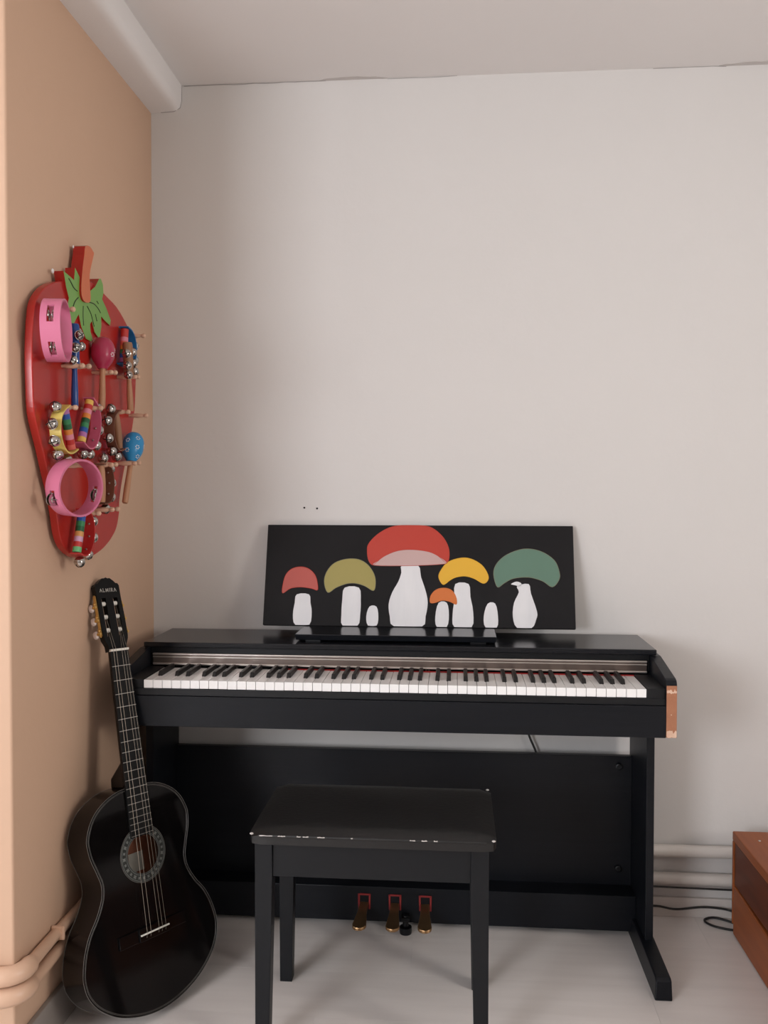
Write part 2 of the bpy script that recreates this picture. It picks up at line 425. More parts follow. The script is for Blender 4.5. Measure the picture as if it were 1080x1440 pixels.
# key bed with front slip
pp('key_bed', MB().box(ix0, ix1, -.440, -.040, .637, .7105), M['piano_flat'], .001)
pp('key_slip', MB().box(ix0, ix1, -.4515, -.4402, .636, .7115), M['piano'], .0012)
pp('key_rail', MB().box(ix0, ix1, -.447, -.4405, .7118, .7285), M['piano_flat'], .001)
K0 = PX0 + .0675; KW = 1.222 / 52
K1 = K0 + 1.222
for a, b in ((ix0, K0 - .0012), (K1 + .0012, ix1)):
    pp('end_block', MB().box(a, b, -.4445, -.285, .7105, .7515), M['piano_flat'], .0015)
# back housing and the recess over the keys
pp('housing', MB().box(ix0, ix1, -.255, -.040, .7105, .8008), M['piano_flat'], .001)
pp('front_rail', MB().box(ix0, ix1, -.270, -.255, .757, .8008), M['piano_flat'], .001)
cover = pp('key_cover', MB().box(ix0 + .008, ix1 - .008, -.2775, -.2705, .7545, .7850), M['bronze'], .001)
pp('bright_strip', MB().box(ix0 + .008, ix1 - .008, -.2815, -.2776, .7805, .7852), M['silver'], .0012, cover)
pp('bright_strip', MB().box(ix0 + .008, ix1 - .008, -.2815, -.2776, .7540, .7592), M['silver'], .0012, cover)
pp('groove_strip', MB().box(ix0 + .008, ix1 - .008, -.2790, -.2776, .7735, .7765), M['silver'], .0006, cover)
pp('felt_strip', MB().box(K0 + .33, K1, -.2965, -.2905, .7405, .7516), M['felt'], 0)
for x in (.318, .826):
    for dx in (-.004, .003):
        pp('logo_mark', MB().box(x + dx, x + dx + .005, -.2822, -.2560, .7485, .7505), M['silver'], 0)
# white keys (52), black keys (36)
wk = MB().box(-KW / 2 + .0005, KW / 2 - .0005, KF, -.292, .7293, KZ).build('white_key', M['white_key'], bevel=.0009, segs=2)
wkm = wk.data; bpy.data.objects.remove(wk)
bkb = MB().hexa([(-.0055, -.397, .7480), (.0055, -.397, .7480), (.0055, -.292, .7480), (-.0055, -.292, .7480)],
                [(-.0045, -.390, .7610), (.0045, -.390, .7610), (.0045, -.292, .7610), (-.0045, -.292, .7610)])
bk = bkb.build('black_key', M['black_key'], bevel=.0012, segs=2)
bkm = bk.data; bpy.data.objects.remove(bk)
rk = random.Random(4)
for i in range(52):
    o = link('white_key', wkm, piano)
    o.location = (K0 + (i + .5) * KW - PO[0], -PO[1], rk.uniform(-.0003, .0003))
for i in range(51):
    nt_ = 'ABCDEFG'[i % 7]
    if nt_ in 'ACDFG':
        d = {'A': .0015, 'C': -.0022, 'D': .0022, 'F': -.0028, 'G': 0}[nt_]
        o = link('black_key', bkm, piano)
        o.location = (K0 + (i + 1) * KW + d - PO[0], -PO[1], 0)
# stand: legs, feet, back panel, pedal rail
for a, b, fa, fb in ((PX0 + .0083, PX0 + .0283, PX0 - .0005, PX0 + .042), (PX1 - .0290, PX1 - .0090, PX1 - .0425, PX1 - .0005)):
    pp('leg', MB().box(a, b, -.266, -.046, .050, .637), M['piano'], .0012)
    m = MB()
    fo = [(-.050, 0), (-.050, .054), (-.250, .058), (-.430, .053), (-.4385, .047), (-.4400, 0)]
    cx = (fa + fb) / 2
    m.prism(fo, lambda p, q, t: (cx + (t - cx) * (1 - .12 * q / .055), p, q), fa, fb)
    pp('foot', m, M['piano'], .003)
pp('back_panel', MB().box(PX0 + .0285, PX1 - .0292, -.080, -.062, .110, .4795), M['piano'], .001)
rail = pp('pedal_rail', MB().box(PX0 + .0285, PX1 - .0292, -.150, -.055, .020, .1170), M['piano'], .002)
bx_ = pp('bolt_cover', MB().lathe([(.009, -.081), (.009, -.089), (.006, -.0905)], 14, lambda x, y, z: (1.355 + x, z, .452 + y)), M['piano_flat'], 0)
bx_ = pp('bolt_cover', MB().lathe([(.009, -.081), (.009, -.089), (.006, -.0905)], 14, lambda x, y, z: (1.355 + x, z, .165 + y)), M['piano_flat'], 0)
for i, x in enumerate((.650, .7355, .8195)):
    dx = (-.006, -.001, .0015)[i]
    # pedal: narrow shank from the rail widening into a rounded toe
    top = []; bot = []
    pts = [(-.0115, -.150), (-.0130, -.190)] + [(-.0190 * math.cos(a) if abs(math.cos(a)) > 1e-6 else 0, -.236 - .015 * math.sin(a)) for a in [math.pi * k / 8 for k in range(9)]] + [(.0130, -.190), (.0115, -.150)]
    def pf(p, q, t, x=x, dx=dx):
        k = (-.150 - q) / .098
        return (x + p + dx * k, q, .072 - .024 * k + t)
    pd = pp('pedal', MB().prism(pts, pf, -.006, .003), M['brass'], .0018)
    fr = MB()
    for (a, b, c, d) in ((-.017, -.0125, .055, .0975), (.0125, .017, .055, .0975), (-.017, .017, .0935, .0975)):
        fr.box(x + a, x + b, -.1535, -.1495, c, d)
    pp('pedal_surround', fr, M['pedal_red'], .0008, pd)
pp('height_adjuster', MB().lathe([(.016, 0), (.017, .006), (.017, .018), (.008, .020), (.008, .05)], 16, lambda x, y, z: (.766 + x, -.168 + y, z)), M['piano_flat'], 0, smooth=True)
pp('adjuster_bracket', MB().box(.755, .777, -.180, -.150, .036, .046), M['piano_flat'], .001)
# headphone hooks under the key bed
for x in (.136, .1485):
    pp('headphone_hook', MB().tube([(x, -.10, .6372), (x, -.10, .612), (x, -.104, .606), (x, -.112, .604)], .0035, 8), M['piano_flat'], 0)
# folded music rest
rest = pp('music_rest', MB().hexa([(.475, -.243, .8195), (1.006, -.243, .8195), (1.006, -.094, .8195), (.475, -.094, .8195)],
                                   [(.472, -.246, .8350), (1.009, -.246, .8350), (1.009, -.094, .8350), (.472, -.094, .8350)]), M['piano_top'], .0016)
for x in (.52, .96):
    pp('hinge', MB().box(x - .02, x + .02, -.236, -.120, .8149, .8197), M['piano_flat'], .0005, rest)

# cable hanging down behind the piano
cb = MB().tube(smooth_path([(1.085, -.030, .640), (1.100, -.027, .58), (1.1105, -.022, .5214), (1.133, -.020, .4664), (1.155, -.026, .40), (1.17, -.045, .27), (1.175, -.046, .15), (1.18, -.048, .004)]), .0032, 8).build('hanging_cable', M['cable'], smooth=True)
tag(cb, 'black cable hanging down behind the piano', 'cable')

# ------------------------------------------------------------------ canvas with painted mushrooms
CY0, CZ0, CY1, CZ1 = -.097, .836, -.022, 1.118
CL = .2918
e2 = Vector((0, (CY1 - CY0) / CL, (CZ1 - CZ0) / CL)); nrm = Vector((1, 0, 0)).cross(e2)   # nrm faces the room
def cp(x, h, d):
    q = Vector((x, CY0, CZ0)) + e2 * h + nrm * d
    return (q.x, q.y, q.z)
CO = (.7925, -.09, .835)
canvas = empty('mushroom_canvas', 'wide black canvas painted with colourful mushrooms leaning on the piano', 'painting', CO)
CXA, CXB, HA, HB = .3525, 1.2330, -.0005, .2925
cv = MB().prism([(CXA, HA), (CXB, HA), (CXB, HB), (CXA, HB)], cp, -.018, 0).build('canvas', M['canvas_black'], canvas, CO, bevel=.0015)
ART = [
 ('red', [(0.6461, 0.2149), (0.6499, 0.2372), (0.6738, 0.2641), (0.7085, 0.2849), (0.7435, 0.2922), (0.7961, 0.2925), (0.8311, 0.2855), (0.8617, 0.2607), (0.8792, 0.2297), (0.882, 0.1989), (0.8734, 0.1831), (0.8491, 0.2031), (0.8231, 0.2144), (0.7796, 0.2202), (0.7361, 0.2173), (0.6971, 0.202), (0.6757, 0.1841), (0.6629, 0.1752), (0.6512, 0.1884)] ),
 ('pink', [(0.6655, 0.1744), (0.68, 0.1886), (0.7015, 0.2038), (0.7361, 0.2173), (0.7796, 0.2211), (0.8231, 0.2152), (0.8535, 0.2005), (0.8752, 0.1848), (0.8666, 0.1795), (0.8148, 0.1756), (0.7456, 0.1733)] ),
 ('w1', [(0.7473, 0.175), (0.7932, 0.1754), (0.8023, 0.1414), (0.8156, 0.1025), (0.822, 0.0681), (0.8164, 0.0295), (0.8065, 0.0013), (0.7272, 0.0002), (0.7155, 0.0282), (0.7114, 0.0625), (0.721, 0.0971), (0.7377, 0.1277), (0.7459, 0.154)] ),
 ('coral', [(0.4056, 0.0912), (0.4059, 0.1201), (0.4135, 0.1466), (0.4304, 0.1627), (0.4549, 0.1682), (0.479, 0.1622), (0.4974, 0.1447), (0.5054, 0.1211), (0.5062, 0.101), (0.4902, 0.1052), (0.4593, 0.1092), (0.4287, 0.1054)] ),
 ('w2', [(0.4471, 0.0881), (0.4821, 0.0885), (0.4875, 0.0642), (0.4921, 0.0383), (0.4867, 0.002), (0.4468, -0.0002), (0.4384, 0.029), (0.4421, 0.0637)] ),
 ('olive', [(0.5362, 0.0943), (0.5245, 0.1257), (0.5321, 0.1565), (0.5532, 0.1805), (0.5879, 0.1923), (0.6231, 0.1908), (0.6498, 0.1751), (0.6679, 0.1489), (0.6729, 0.1227), (0.6673, 0.1009), (0.6427, 0.1137), (0.6164, 0.1213), (0.5903, 0.1202), (0.5601, 0.1085)] ),
 ('w3', [(0.5845, 0.1088), (0.6254, 0.1092), (0.6316, 0.0745), (0.6311, 0.0314), (0.6243, 0.0005), (0.582, 0.0008), (0.5775, 0.0307), (0.5787, 0.0739)] ),
 ('w4', [(0.6572, 0.0558), (0.6771, 0.0552), (0.6829, 0.0278), (0.6784, 0.0021), (0.6543, 0.0018), (0.6485, 0.0273)] ),
 ('orange', [(0.8288, 0.0699), (0.8312, 0.0897), (0.8456, 0.1054), (0.867, 0.1108), (0.8884, 0.105), (0.9013, 0.0862), (0.903, 0.0647), (0.8843, 0.0722), (0.8629, 0.0754), (0.8417, 0.0683)] ),
 ('w5', [(0.8528, 0.0684), (0.8758, 0.0687), (0.8819, 0.0346), (0.8761, 0.0006), (0.8482, 0.0002), (0.8437, 0.0298)] ),
 ('yellow', [(0.8652, 0.1203), (0.8522, 0.1419), (0.8598, 0.1637), (0.8795, 0.1858), (0.9139, 0.1974), (0.9439, 0.195), (0.9739, 0.1778), (0.9909, 0.1518), (0.9916, 0.1345), (0.978, 0.1249), (0.9524, 0.1385), (0.9268, 0.1452), (0.9011, 0.1415), (0.884, 0.1326)] ),
 ('w6', [(0.8995, 0.1224), (0.937, 0.1227), (0.9421, 0.0866), (0.9497, 0.044), (0.9454, -0.0002), (0.8973, -0.0008), (0.8921, 0.0347), (0.897, 0.0775)] ),
 ('w7', [(0.9904, 0.0675), (1.0115, 0.0677), (1.0188, 0.0321), (1.0152, -0.0009), (0.9842, -0.0005), (0.9792, 0.0316)] ),
 ('green', [(1.0178, 0.1149), (1.0071, 0.152), (1.0167, 0.1825), (1.0468, 0.2089), (1.0939, 0.225), (1.1406, 0.2183), (1.1782, 0.1925), (1.1917, 0.158), (1.1895, 0.1364), (1.1706, 0.1165), (1.1432, 0.1334), (1.1054, 0.1434), (1.063, 0.1395), (1.0374, 0.1263)] ),
 ('w8', [(1.0729, 0.1181), (1.1051, 0.1244), (1.1114, 0.097), (1.1273, 0.0462), (1.1244, 0.025), (1.1114, -0.0012), (1.0713, -0.0018), (1.06, 0.0326), (1.0639, 0.0709), (1.0777, 0.101)] ),
 ('smudge', [(1.056, 0.1239), (1.0714, 0.131), (1.0848, 0.1259), (1.0813, 0.1173), (1.0678, 0.1206)] ),
]
ART_MAT = {'red': (0.46, 0.034, 0.016, 1), 'pink': (0.53, 0.36, 0.34, 1), 'coral': (0.44, 0.075, 0.055, 1), 'olive': (0.33, 0.275, 0.075, 1),
           'orange': (0.60, 0.155, 0.028, 1), 'yellow': (0.72, 0.40, 0.025, 1), 'green': (0.105, 0.195, 0.14, 1)}
MA = {k: mat('paint_' + k, v, 0.5, vary=0.08, scale=10, bump=0.15, bump_scale=60) for k, v in ART_MAT.items()}
MA['w'] = mat('paint_white', (0.76, 0.75, 0.755, 1), 0.55, scale=9, stretch=(4, 1, 0.6), col2=(0.62, 0.62, 0.64, 1), bump=0.2, bump_scale=60)
MA['o'] = mat('paint_outline', (0.20, 0.19, 0.12, 1), 0.6, vary=0.1)
for i, (k, pts) in enumerate(ART):
    pts = [(min(max(a, CXA + .001), CXB - .001), min(max(b, .001), HB - .0005)) for a, b in pts]
    is_w = k[0] == 'w'
    if is_w or k in ('smudge', 'pink'):
        lp = smooth_loop(pts, 3)
    else:
        lp = smooth_loop(pts, 4)
    lp = [(a, min(max(b, .0008), HB - .0004)) for a, b in lp]
    nm = 'painted_stem' if is_w else ('paint_smudge' if k == 'smudge' else 'painted_cap')
    d = .0009 + (.0003 if k in ('pink', 'orange') else 0)
    m = MB().prism(lp, cp, -.001, d).build(nm, MA['w'] if (is_w or k == 'smudge') else MA[k], canvas, CO)
    if not is_w and k != 'smudge':
        ring = [cp(a, b, d) for a, b in lp]
        MB().tube(ring + ring[:2], .0007, 5, cap=False).build('paint_outline', MA['red'] if k in ('red', 'coral', 'pink') else MA['o'] if k in ('olive', 'green') else MA[k], m, CO)

# ------------------------------------------------------------------ piano bench
BX0, BX1, BY0, BY1 = .4585, .9880, -.7180, -.3880
BO = ((BX0 + BX1) / 2, (BY0 + BY1) / 2, 0)
bench = empty('piano_bench', 'black piano bench with worn padded seat in front of the piano', 'bench', BO)
# padded seat: domed grid top
m = MB(); nx, ny = 20, 14; v = []; f = []
for j in range(ny + 1):
    for i in range(nx + 1):
        a = i / nx; b = j / ny
        ex = min(a, 1 - a) * (BX1 - BX0); ey = min(b, 1 - b) * (BY1 - BY0)
        rr = .016
        def lift(e):
            return 0 if e >= rr * 1.5 else -((1 - e / (rr * 1.5)) ** 2) * .006
        z = .4865 + .006 * (math.sin(math.pi * a) * math.sin(math.pi * b)) ** .5 + lift(ex) + lift(ey)
        z += .0012 * math.sin(a * 9 + b * 4) * math.sin(math.pi * b)
        v.append((BX0 + a * (BX1 - BX0), BY0 + b * (BY1 - BY0), z))
for j in range(ny):
    for i in range(nx):
        k = j * (nx + 1) + i
        f.append((k, k + 1, k + nx + 2, k + nx + 1))
# skirt down to the bottom
rim = [i for i in range(nx + 1)] + [j * (nx + 1) + nx for j in range(1, ny + 1)] + [ny * (nx + 1) + i for i in range(nx - 1, -1, -1)] + [j * (nx + 1) for j in range(ny - 1, 0, -1)]
base = len(v)
for k in rim:
    v.append((v[k][0], v[k][1], .4600))
nr = len(rim)
for k in range(nr):
    f.append((rim[k], base + k, base + (k + 1) % nr, rim[(k + 1) % nr]))
f.append(tuple(base + k for k in range(nr)))
CRN = .022
def rc(p):
    x, y, z = p
    cx = min(max(x, BX0 + CRN), BX1 - CRN); cy = min(max(y, BY0 + CRN), BY1 - CRN)
    dx, dy = x - cx, y - cy
    if dx and dy:
        mx = max(abs(dx), abs(dy)); L_ = math.hypot(dx, dy)
        x, y = cx + dx * mx / L_, cy + dy * mx / L_
    return (x, y, z)
v = [rc(p) for p in v]
m.add(v, f)
seat = m.build('seat', M['leather'], bench, BO, smooth=True, angle=50)
# rounded front and side edge roll
MB().tube([(BX0 + .022, BY0 + .001, .479), (BX1 - .022, BY0 + .001, .479)], .0035, 8).build('seam', M['leather'], seat, BO, smooth=True)
rb = random.Random(12)
for x0, n in ((.4830, 7), (.5230, 4), (.5640, 2), (.5770, 3), (.6080, 4), (.8050, 3), (.8300, 3), (.8560, 2), (.6800, 1)):
    pts = []
    w = .004 * n
    for k in range(7): pts.append((x0 + w * k / 6, .4806 + rb.uniform(0, .0013)))
    for k in range(7): pts.append((x0 + w * (1 - k / 6), .4796 + rb.uniform(-.0004, .0006)))
    MB().prism(pts, lambda p, q, t: (p, t, q), BY0 - .0032, BY0 - .001).build('worn_chip', M['chipped'], seat, BO)
for (x, y) in ((BX1 - .008, BY1 - .007), (BX1 - .006, BY0 + .006), (BX0 + .006, BY0 + .005)):
    MB().sphere((x, y, .4815), .0036, 8, 5, (1.2, 1, .6)).build('worn_chip', M['chipped'], seat, BO)
ap = MB()
LX = ((.4685, .5065), (.9345, .9725)); LY = ((-.7020, -.6640), (-.4400, -.4020))
for ya, yb in ((-.696, -.680), (-.424, -.408)):
    MB().box(LX[0][1], LX[1][0], ya, yb, .3825, .4598).build('apron', M['bench'], bench, BO, bevel=.001)
for xa, xb in ((.474, .490), (.951, .967)):
    MB().box(xa, xb, LY[0][1], LY[1][0], .3825, .4598).build('apron', M['bench'], bench, BO, bevel=.001)
for i, (xa, xb) in enumerate(LX):
    for j, (ya, yb) in enumerate(LY):
        # inner faces taper towards the floor
        xa2, xb2 = (xa, xb - .008) if i == 0 else (xa + .008, xb)
        ya2, yb2 = (ya, yb - .008) if j == 0 else (ya + .008, yb)
        mm = MB()
        mm.hexa([(xa2, ya2, 0), (xb2, ya2, 0), (xb2, yb2, 0), (xa2, yb2, 0)],
                [(xa, ya, .383), (xb, ya, .383), (xb, yb, .383), (xa, yb, .383)])
        mm.hexa([(xa, ya, .383), (xb, ya, .383), (xb, yb, .383), (xa, yb, .383)],
                [(xa, ya, .4598), (xb, ya, .4598), (xb, yb, .4598), (xa, yb, .4598)])
        mm.build('leg', M['bench'], bench, BO, bevel=.0012)

# ------------------------------------------------------------------ wooden crate at the right
XO = (1.98, -.45, 0)
crate = empty('wooden_crate', 'low orange-brown varnished wooden crate beside the right wall pipes', 'crate', XO)
def cr(name, m_, a, bev=.003):
    return MB().box(*a).build(name, m_, crate, XO, bevel=bev)
CX0, CX1, CYA, CYB = 1.661, 2.30, -.80, -.094
w3 = (CX1 - CX0) / 4
for i in range(4):
    cr('top_board', M['crate'], (CX0 + i * w3 + (0 if i == 0 else .0015), CX0 + (i + 1) * w3 - .0015, CYA, CYB, .2600, .2850))
cr('side_board', M['crate_dark'], (CX0 + .003, CX0 + .022, CYA + .01, CYB - .012, .1400, .2592))
sb = MB().hexa([(CX0 + .001, CYA, .004), (CX0 + .022, CYA, .004), (CX0 + .022, CYB - .010, .004), (CX0 + .001, CYB - .010, .004)],
               [(CX0 + .001, CYA, .112), (CX0 + .022, CYA, .112), (CX0 + .022, CYB - .010, .1385), (CX0 + .001, CYB - .010, .1385)])
sb.build('side_board', M['crate'], crate, XO, bevel=.003)
cr('back_board', M['crate'], (CX0, CX1, CYB - .009, CYB, .03, .2590), .002)
cr('front_board', M['crate'], (CX0 + .022, CX1, CYA, CYA + .018, .0, .2590), .002)
cr('side_board', M['crate'], (CX1 - .02, CX1, CYA + .018, CYB - .009, .004, .2590), .002)
cr('inner_post', M['crate_dark'], (CX0 + .0225, CX0 + .06, CYB - .06, CYB - .0095, 0, .2590), .002)
cr('inner_post', M['crate_dark'], (CX0 + .0225, CX0 + .06, CYA + .02, CYA + .06, 0, .2590), .002)
cr('bottom_board', M['crate_dark'], (CX0 + .0225, CX1 - .0205, CYA + .0185, CYB - .061, .02, .035), .001)
for y in (-.16, -.25):
    MB().lathe([(.004, 0), (.0035, .001)], 8, lambda a, b, c: (CX0 + .05 + a, y + b, .285 + c)).build('nail', M['nickel'], crate, XO)

# power cord: sags along the skirting, loops on the floor, returns behind the crate
cd = MB().tube(smooth_path([(1.28, -.055, .006), (1.38, -.040, .030), (1.467, -.024, .0350), (1.5288, -.0225, .0272), (1.6078, -.0225, .0360), (1.6747, -.026, .0315),
                            (1.705, -.040, .018), (1.695, -.048, .0045), (1.665, -.030, .0042), (1.636, -.0165, .0042), (1.610, -.027, .0042), (1.606, -.045, .0042), (1.622, -.066, .0042), (1.650, -.080, .0042), (1.690, -.090, .0042)], 8), .0032, 8).build('power_cord', M['cable'], smooth=True)
tag(cd, 'black power cord looped on the floor beside the wooden crate', 'cord')

# ------------------------------------------------------------------ classical guitar
GS = 1.0082
GR = Matrix(((0.52471, -0.18587, 0.83074), (0.85033, 0.16073, -0.50111), (-0.04038, 0.96934, 0.24239)))
guitar = empty('classical_guitar', 'glossy black classical guitar leaning in the corner beside the piano', 'guitar', (.1950, -.5716, .1890), rot=GR)
SG = Matrix.Scale(GS, 4)
def gp(name, mb, m_, parent=None, **k):
    return mb.build(name, m_, parent or guitar, xf=SG, **k)
half = [(.020, .3275), (.053, .3245), (.086, .3125), (.113, .2945), (.132, .272), (.1435, .246), (.1460, .230), (.1415, .198), (.1290, .162), (.1215, .136), (.1245, .108),
        (.142, .074), (.166, .042), (.1825, .006), (.1905, -.028), (.1910, -.050), (.184, -.078), (.164, -.108), (.133, -.134), (.098, -.153), (.050, -.168)]
full = [(a, b) for a, b in half] + [(0, -.1735)] + [(-a, b) for a, b in reversed(half)]
outl = smooth_loop(full, 4)
NO = len(outl)
def depth(v):
    return -(.078 - .006 * (v + .17) / .5)
HC, HR = (0, .172), .0435
# soundboard with a real sound hole
def ring_fill(outer, inner, w):
    bm = bmesh.new()
    a = [bm.verts.new((p, q, w)) for p, q in outer]; b = [bm.verts.new((p, q, w)) for p, q in inner]
    es = [bm.edges.new((a[i], a[(i + 1) % len(a)])) for i in range(len(a))] + [bm.edges.new((b[i], b[(i + 1) % len(b)])) for i in range(len(b))]
    bmesh.ops.triangle_fill(bm, edges=es, use_beauty=True)
    bm.verts.index_update()
    v = [tuple(x.co) for x in bm.verts]; f = [tuple(y.index for y in x.verts) for x in bm.faces]
    bm.free()
    return v, f
def circ(r, n=40, c=HC):
    return [(c[0] + r * math.cos(2 * math.pi * i / n), c[1] + r * math.sin(2 * math.pi * i / n)) for i in range(n)]
m = MB(); v, f = ring_fill(outl, circ(HR), 0.0); m.add(v, f)
v, f = ring_fill(outl, circ(HR), -.003); m.add(v, f)
c = circ(HR); n = len(c)
m.add([(p, q, 0) for p, q in c] + [(p, q, -.003) for p, q in c], [(i, (i + 1) % n, n + (i + 1) % n, n + i) for i in range(n)])
body = gp('body', m, M['guitar'])
m = MB()
m.add([(p, q, 0) for p, q in outl] + [(p, q, depth(q)) for p, q in outl], [(i, (i + 1) % NO, NO + (i + 1) % NO, NO + i) for i in range(NO)])
gp('ribs', m, M['guitar_side'], body, smooth=True, angle=60)
m = MB(); m.add([(p, q, depth(q)) for p, q in outl], [tuple(range(NO))])
gp('back_plate', m, M['guitar_side'], body)
m = MB(); m.add([(p * .96, q * .96 + .003, depth(q) + .003) for p, q in outl], [tuple(range(NO))])
ib = gp('inner_back', m, M['inner_wood'], body)
m = MB(); m.box(.008, .050, .122, .166, -.0700, -.0692)
gp('paper_label', m, M['paper'], ib)
def inset(pts, d):
    out = []; n = len(pts)
    for i in range(n):
        a = Vector(pts[i - 1]); b = Vector(pts[(i + 1) % n]); t = (b - a).normalized()
        nn = Vector((t.y, -t.x))
        out.append((pts[i][0] + nn.x * d, pts[i][1] + nn.y * d))
    return out
# orient: first side goes clockwise seen from the front -> positive d is inside
sgn = 1
ti = inset(outl, .004)
if abs(ti[len(half) * 2][0]) > abs(outl[len(half) * 2][0]): sgn = -1
for d, r in ((0.0, .0005), (.0042, .00032), (.0062, .00028)):
    lp = inset(outl, sgn * d)
    gp('binding', MB().tube([(p, q, .0001) for p, q in lp + lp[:1]], r, 5, cap=False), M['binding'], body)
lp = outl
gp('binding', MB().tube([(p, q, depth(q)) for p, q in lp + lp[:1]], .0006, 5, cap=False), M['binding'], body)
# rosette
def ring(r0, r1, w0, w1, n=48):
    mb = MB(); a = circ(r0, n); b = circ(r1, n)
    mb.add([(p, q, w0) for p, q in a] + [(p, q, w0) for p, q in b] + [(p, q, w1) for p, q in a] + [(p, q, w1) for p, q in b],
           [(2 * n + i, 2 * n + (i + 1) % n, 3 * n + (i + 1) % n, 3 * n + i) for i in range(n)] +
           [(i, (i + 1) % n, 2 * n + (i + 1) % n, 2 * n + i) for i in range(n)] + [(n + i, n + (i + 1) % n, 3 * n + (i + 1) % n, 3 * n + i) for i in range(n)])
    return mb
ros = gp('rosette', ring(.0445, .0640, -.001, .0004), M['rosette_dark'])
for a, b in ((.0472, .0482), (.0600, .0612)):
    gp('rosette_line', ring(a, b, 0, .0007), M['rosette_grey'], ros)
for a, b in ((.0440, .0448), (.0634, .0642)):
    gp('rosette_line', ring(a, b, 0, .0008), M['binding'], ros)
for k in range(26):
    a = 2 * math.pi * k / 26
    cx, cy = HC[0] + .0541 * math.cos(a), HC[1] + .0541 * math.sin(a)
    mb = MB(); rr = .0054 if k % 2 else .0042
    pts = [(cx + rr * math.cos(a + b) * (1 if i % 2 else .55), cy + rr * math.sin(a + b) * (1 if i % 2 else .55)) for i, b in enumerate([2 * math.pi * j / 8 for j in range(8)])]
    mb.prism(pts, lambda p, q, t: (p, q, t), 0, .0008)
    gp('mosaic_piece', mb, M['rosette_grey'], ros)
# bridge, saddle
br = gp('bridge', MB().box(-.095, .095, -.014, .014, 0, .0045).box(-.043, .043, -.0145, .0145, 0, .0085), M['guitar'], bevel=.0012)
gp('saddle', MB().box(-.0405, .0405, -.0015, .0018, .008, .0115), M['bone'], br, bevel=.0006)
# fingerboard and neck
FE = .213
fb = gp('fingerboard', MB().hexa([(-.0312, FE, .0005), (.0312, FE, .0005), (.026, .650, .0005), (-.026, .650, .0005)],
                                 [(-.0312, FE, .0065), (.0312, FE, .0065), (.026, .650, .0065), (-.026, .650, .0065)]), M['fretboard'], bevel=.0005)
for k in range(1, 20):
    vv = .650 * 2 ** (-k / 12)
    hw = .026 + (.0312 - .026) * (.650 - vv) / (.650 - FE)
    if vv > FE + .002:
        gp('fret', MB().box(-hw, hw, vv - .0008, vv + .0008, .0064, .0074), M['nickel'], fb)
nk = []
v = []; f = []
for j, (vv, hw, dp) in enumerate(((.300, .0300, .020), (.36, .0296, .0195), (.50, .0280, .0185), (.640, .0262, .0175), (.652, .0258, .0175))):
    for i in range(9):
        a = math.pi * i / 8
        v.append((hw * math.cos(a), vv, .0006 - dp * math.sin(a)))
for j in range(4):
    for i in range(8):
        f.append((j * 9 + i, j * 9 + i + 1, (j + 1) * 9 + i + 1, (j + 1) * 9 + i))
    f.append((j * 9, (j + 1) * 9, (j + 1) * 9 + 8, j * 9 + 8))
f.append(tuple(range(9))); f.append(tuple(36 + i for i in range(9)))
neck = gp('neck', MB().add(v, f), M['guitar_side'], smooth=True, angle=50)
gp('heel', MB().hexa([(-.016, .327, -.072), (.016, .327, -.072), (.014, .350, -.072), (-.014, .350, -.072)],
                     [(-.028, .327, -.004), (.028, .327, -.004), (.024, .395, -.004), (-.024, .395, -.004)]), M['guitar_side'], neck, bevel=.004)
gp('nut', MB().box(-.0262, .0262, .6498, .6552, .0005, .0098), M['bone'], bevel=.0008)
# slotted headstock, tilted back
TA = .085
def H(p, q, t):
    return (p, .655 + q * math.cos(TA) + t * math.sin(TA), .003 - q * math.sin(TA) + t * math.cos(TA))
SL, SR, S0, S1 = .0105, .0235, .033, .128       # slots (|u| range, along the head)
hm = MB()
def hpoly(pts): hm.prism(pts, H, -.016, 0)
hpoly([(-.0262, -.004), (.0262, -.004), (.0268, .010), (.0335, .024), (.0352, S0), (-.0352, S0), (-.0335, .024), (-.0268, .010)])
hpoly([(-SL, S0), (SL, S0), (SL, S1), (-SL, S1)])
for s_ in (-1, 1):
    hpoly([(s_ * SR, S0), (s_ * .0352, S0), (s_ * .0358, .08), (s_ * .0345, S1), (s_ * SR, S1)])
hpoly([(-.0345, S1), (.0345, S1), (.0350, .158), (.0315, .164), (.0265, .1645), (.019, .172), (.011, .178), (.005, .1775), (0, .180), (-.005, .1775), (-.011, .178), (-.019, .172), (-.0265, .1645), (-.0315, .164), (-.0350, .158)])
head = gp('headstock', hm, M['head_black'])
# brand lettering on the head: thin serif strokes
GLY = {'A': ([((0, 0), (.5, 1)), ((.5, 1), (1, 0)), ((.2, .38), (.8, .38)), ((-.1, 0), (.18, 0)), ((.82, 0), (1.1, 0))], 1.0),
       'L': ([((.1, 0), (.1, 1)), ((0, 0), (.7, 0)), ((.7, 0), (.75, .2)), ((-.03, 1), (.25, 1))], .75),
       'M': ([((.08, 0), (.14, 1)), ((.14, 1), (.6, .1)), ((.6, .1), (1.06, 1)), ((1.06, 1), (1.12, 0)), ((-.03, 0), (.2, 0)), ((1.0, 0), (1.24, 0))], 1.2),
       'I': ([((.12, 0), (.12, 1)), ((0, 0), (.24, 0)), ((0, 1), (.24, 1))], .24),
       'R': ([((.1, 0), (.1, 1)), ((.1, 1), (.5, 1)), ((.5, 1), (.66, .85)), ((.66, .85), (.66, .65)), ((.66, .65), (.5, .5)), ((.5, .5), (.1, .5)), ((.35, .5), (.8, 0)), ((-.02, 0), (.24, 0)), ((.8, 0), (.92, .02))], .85)}
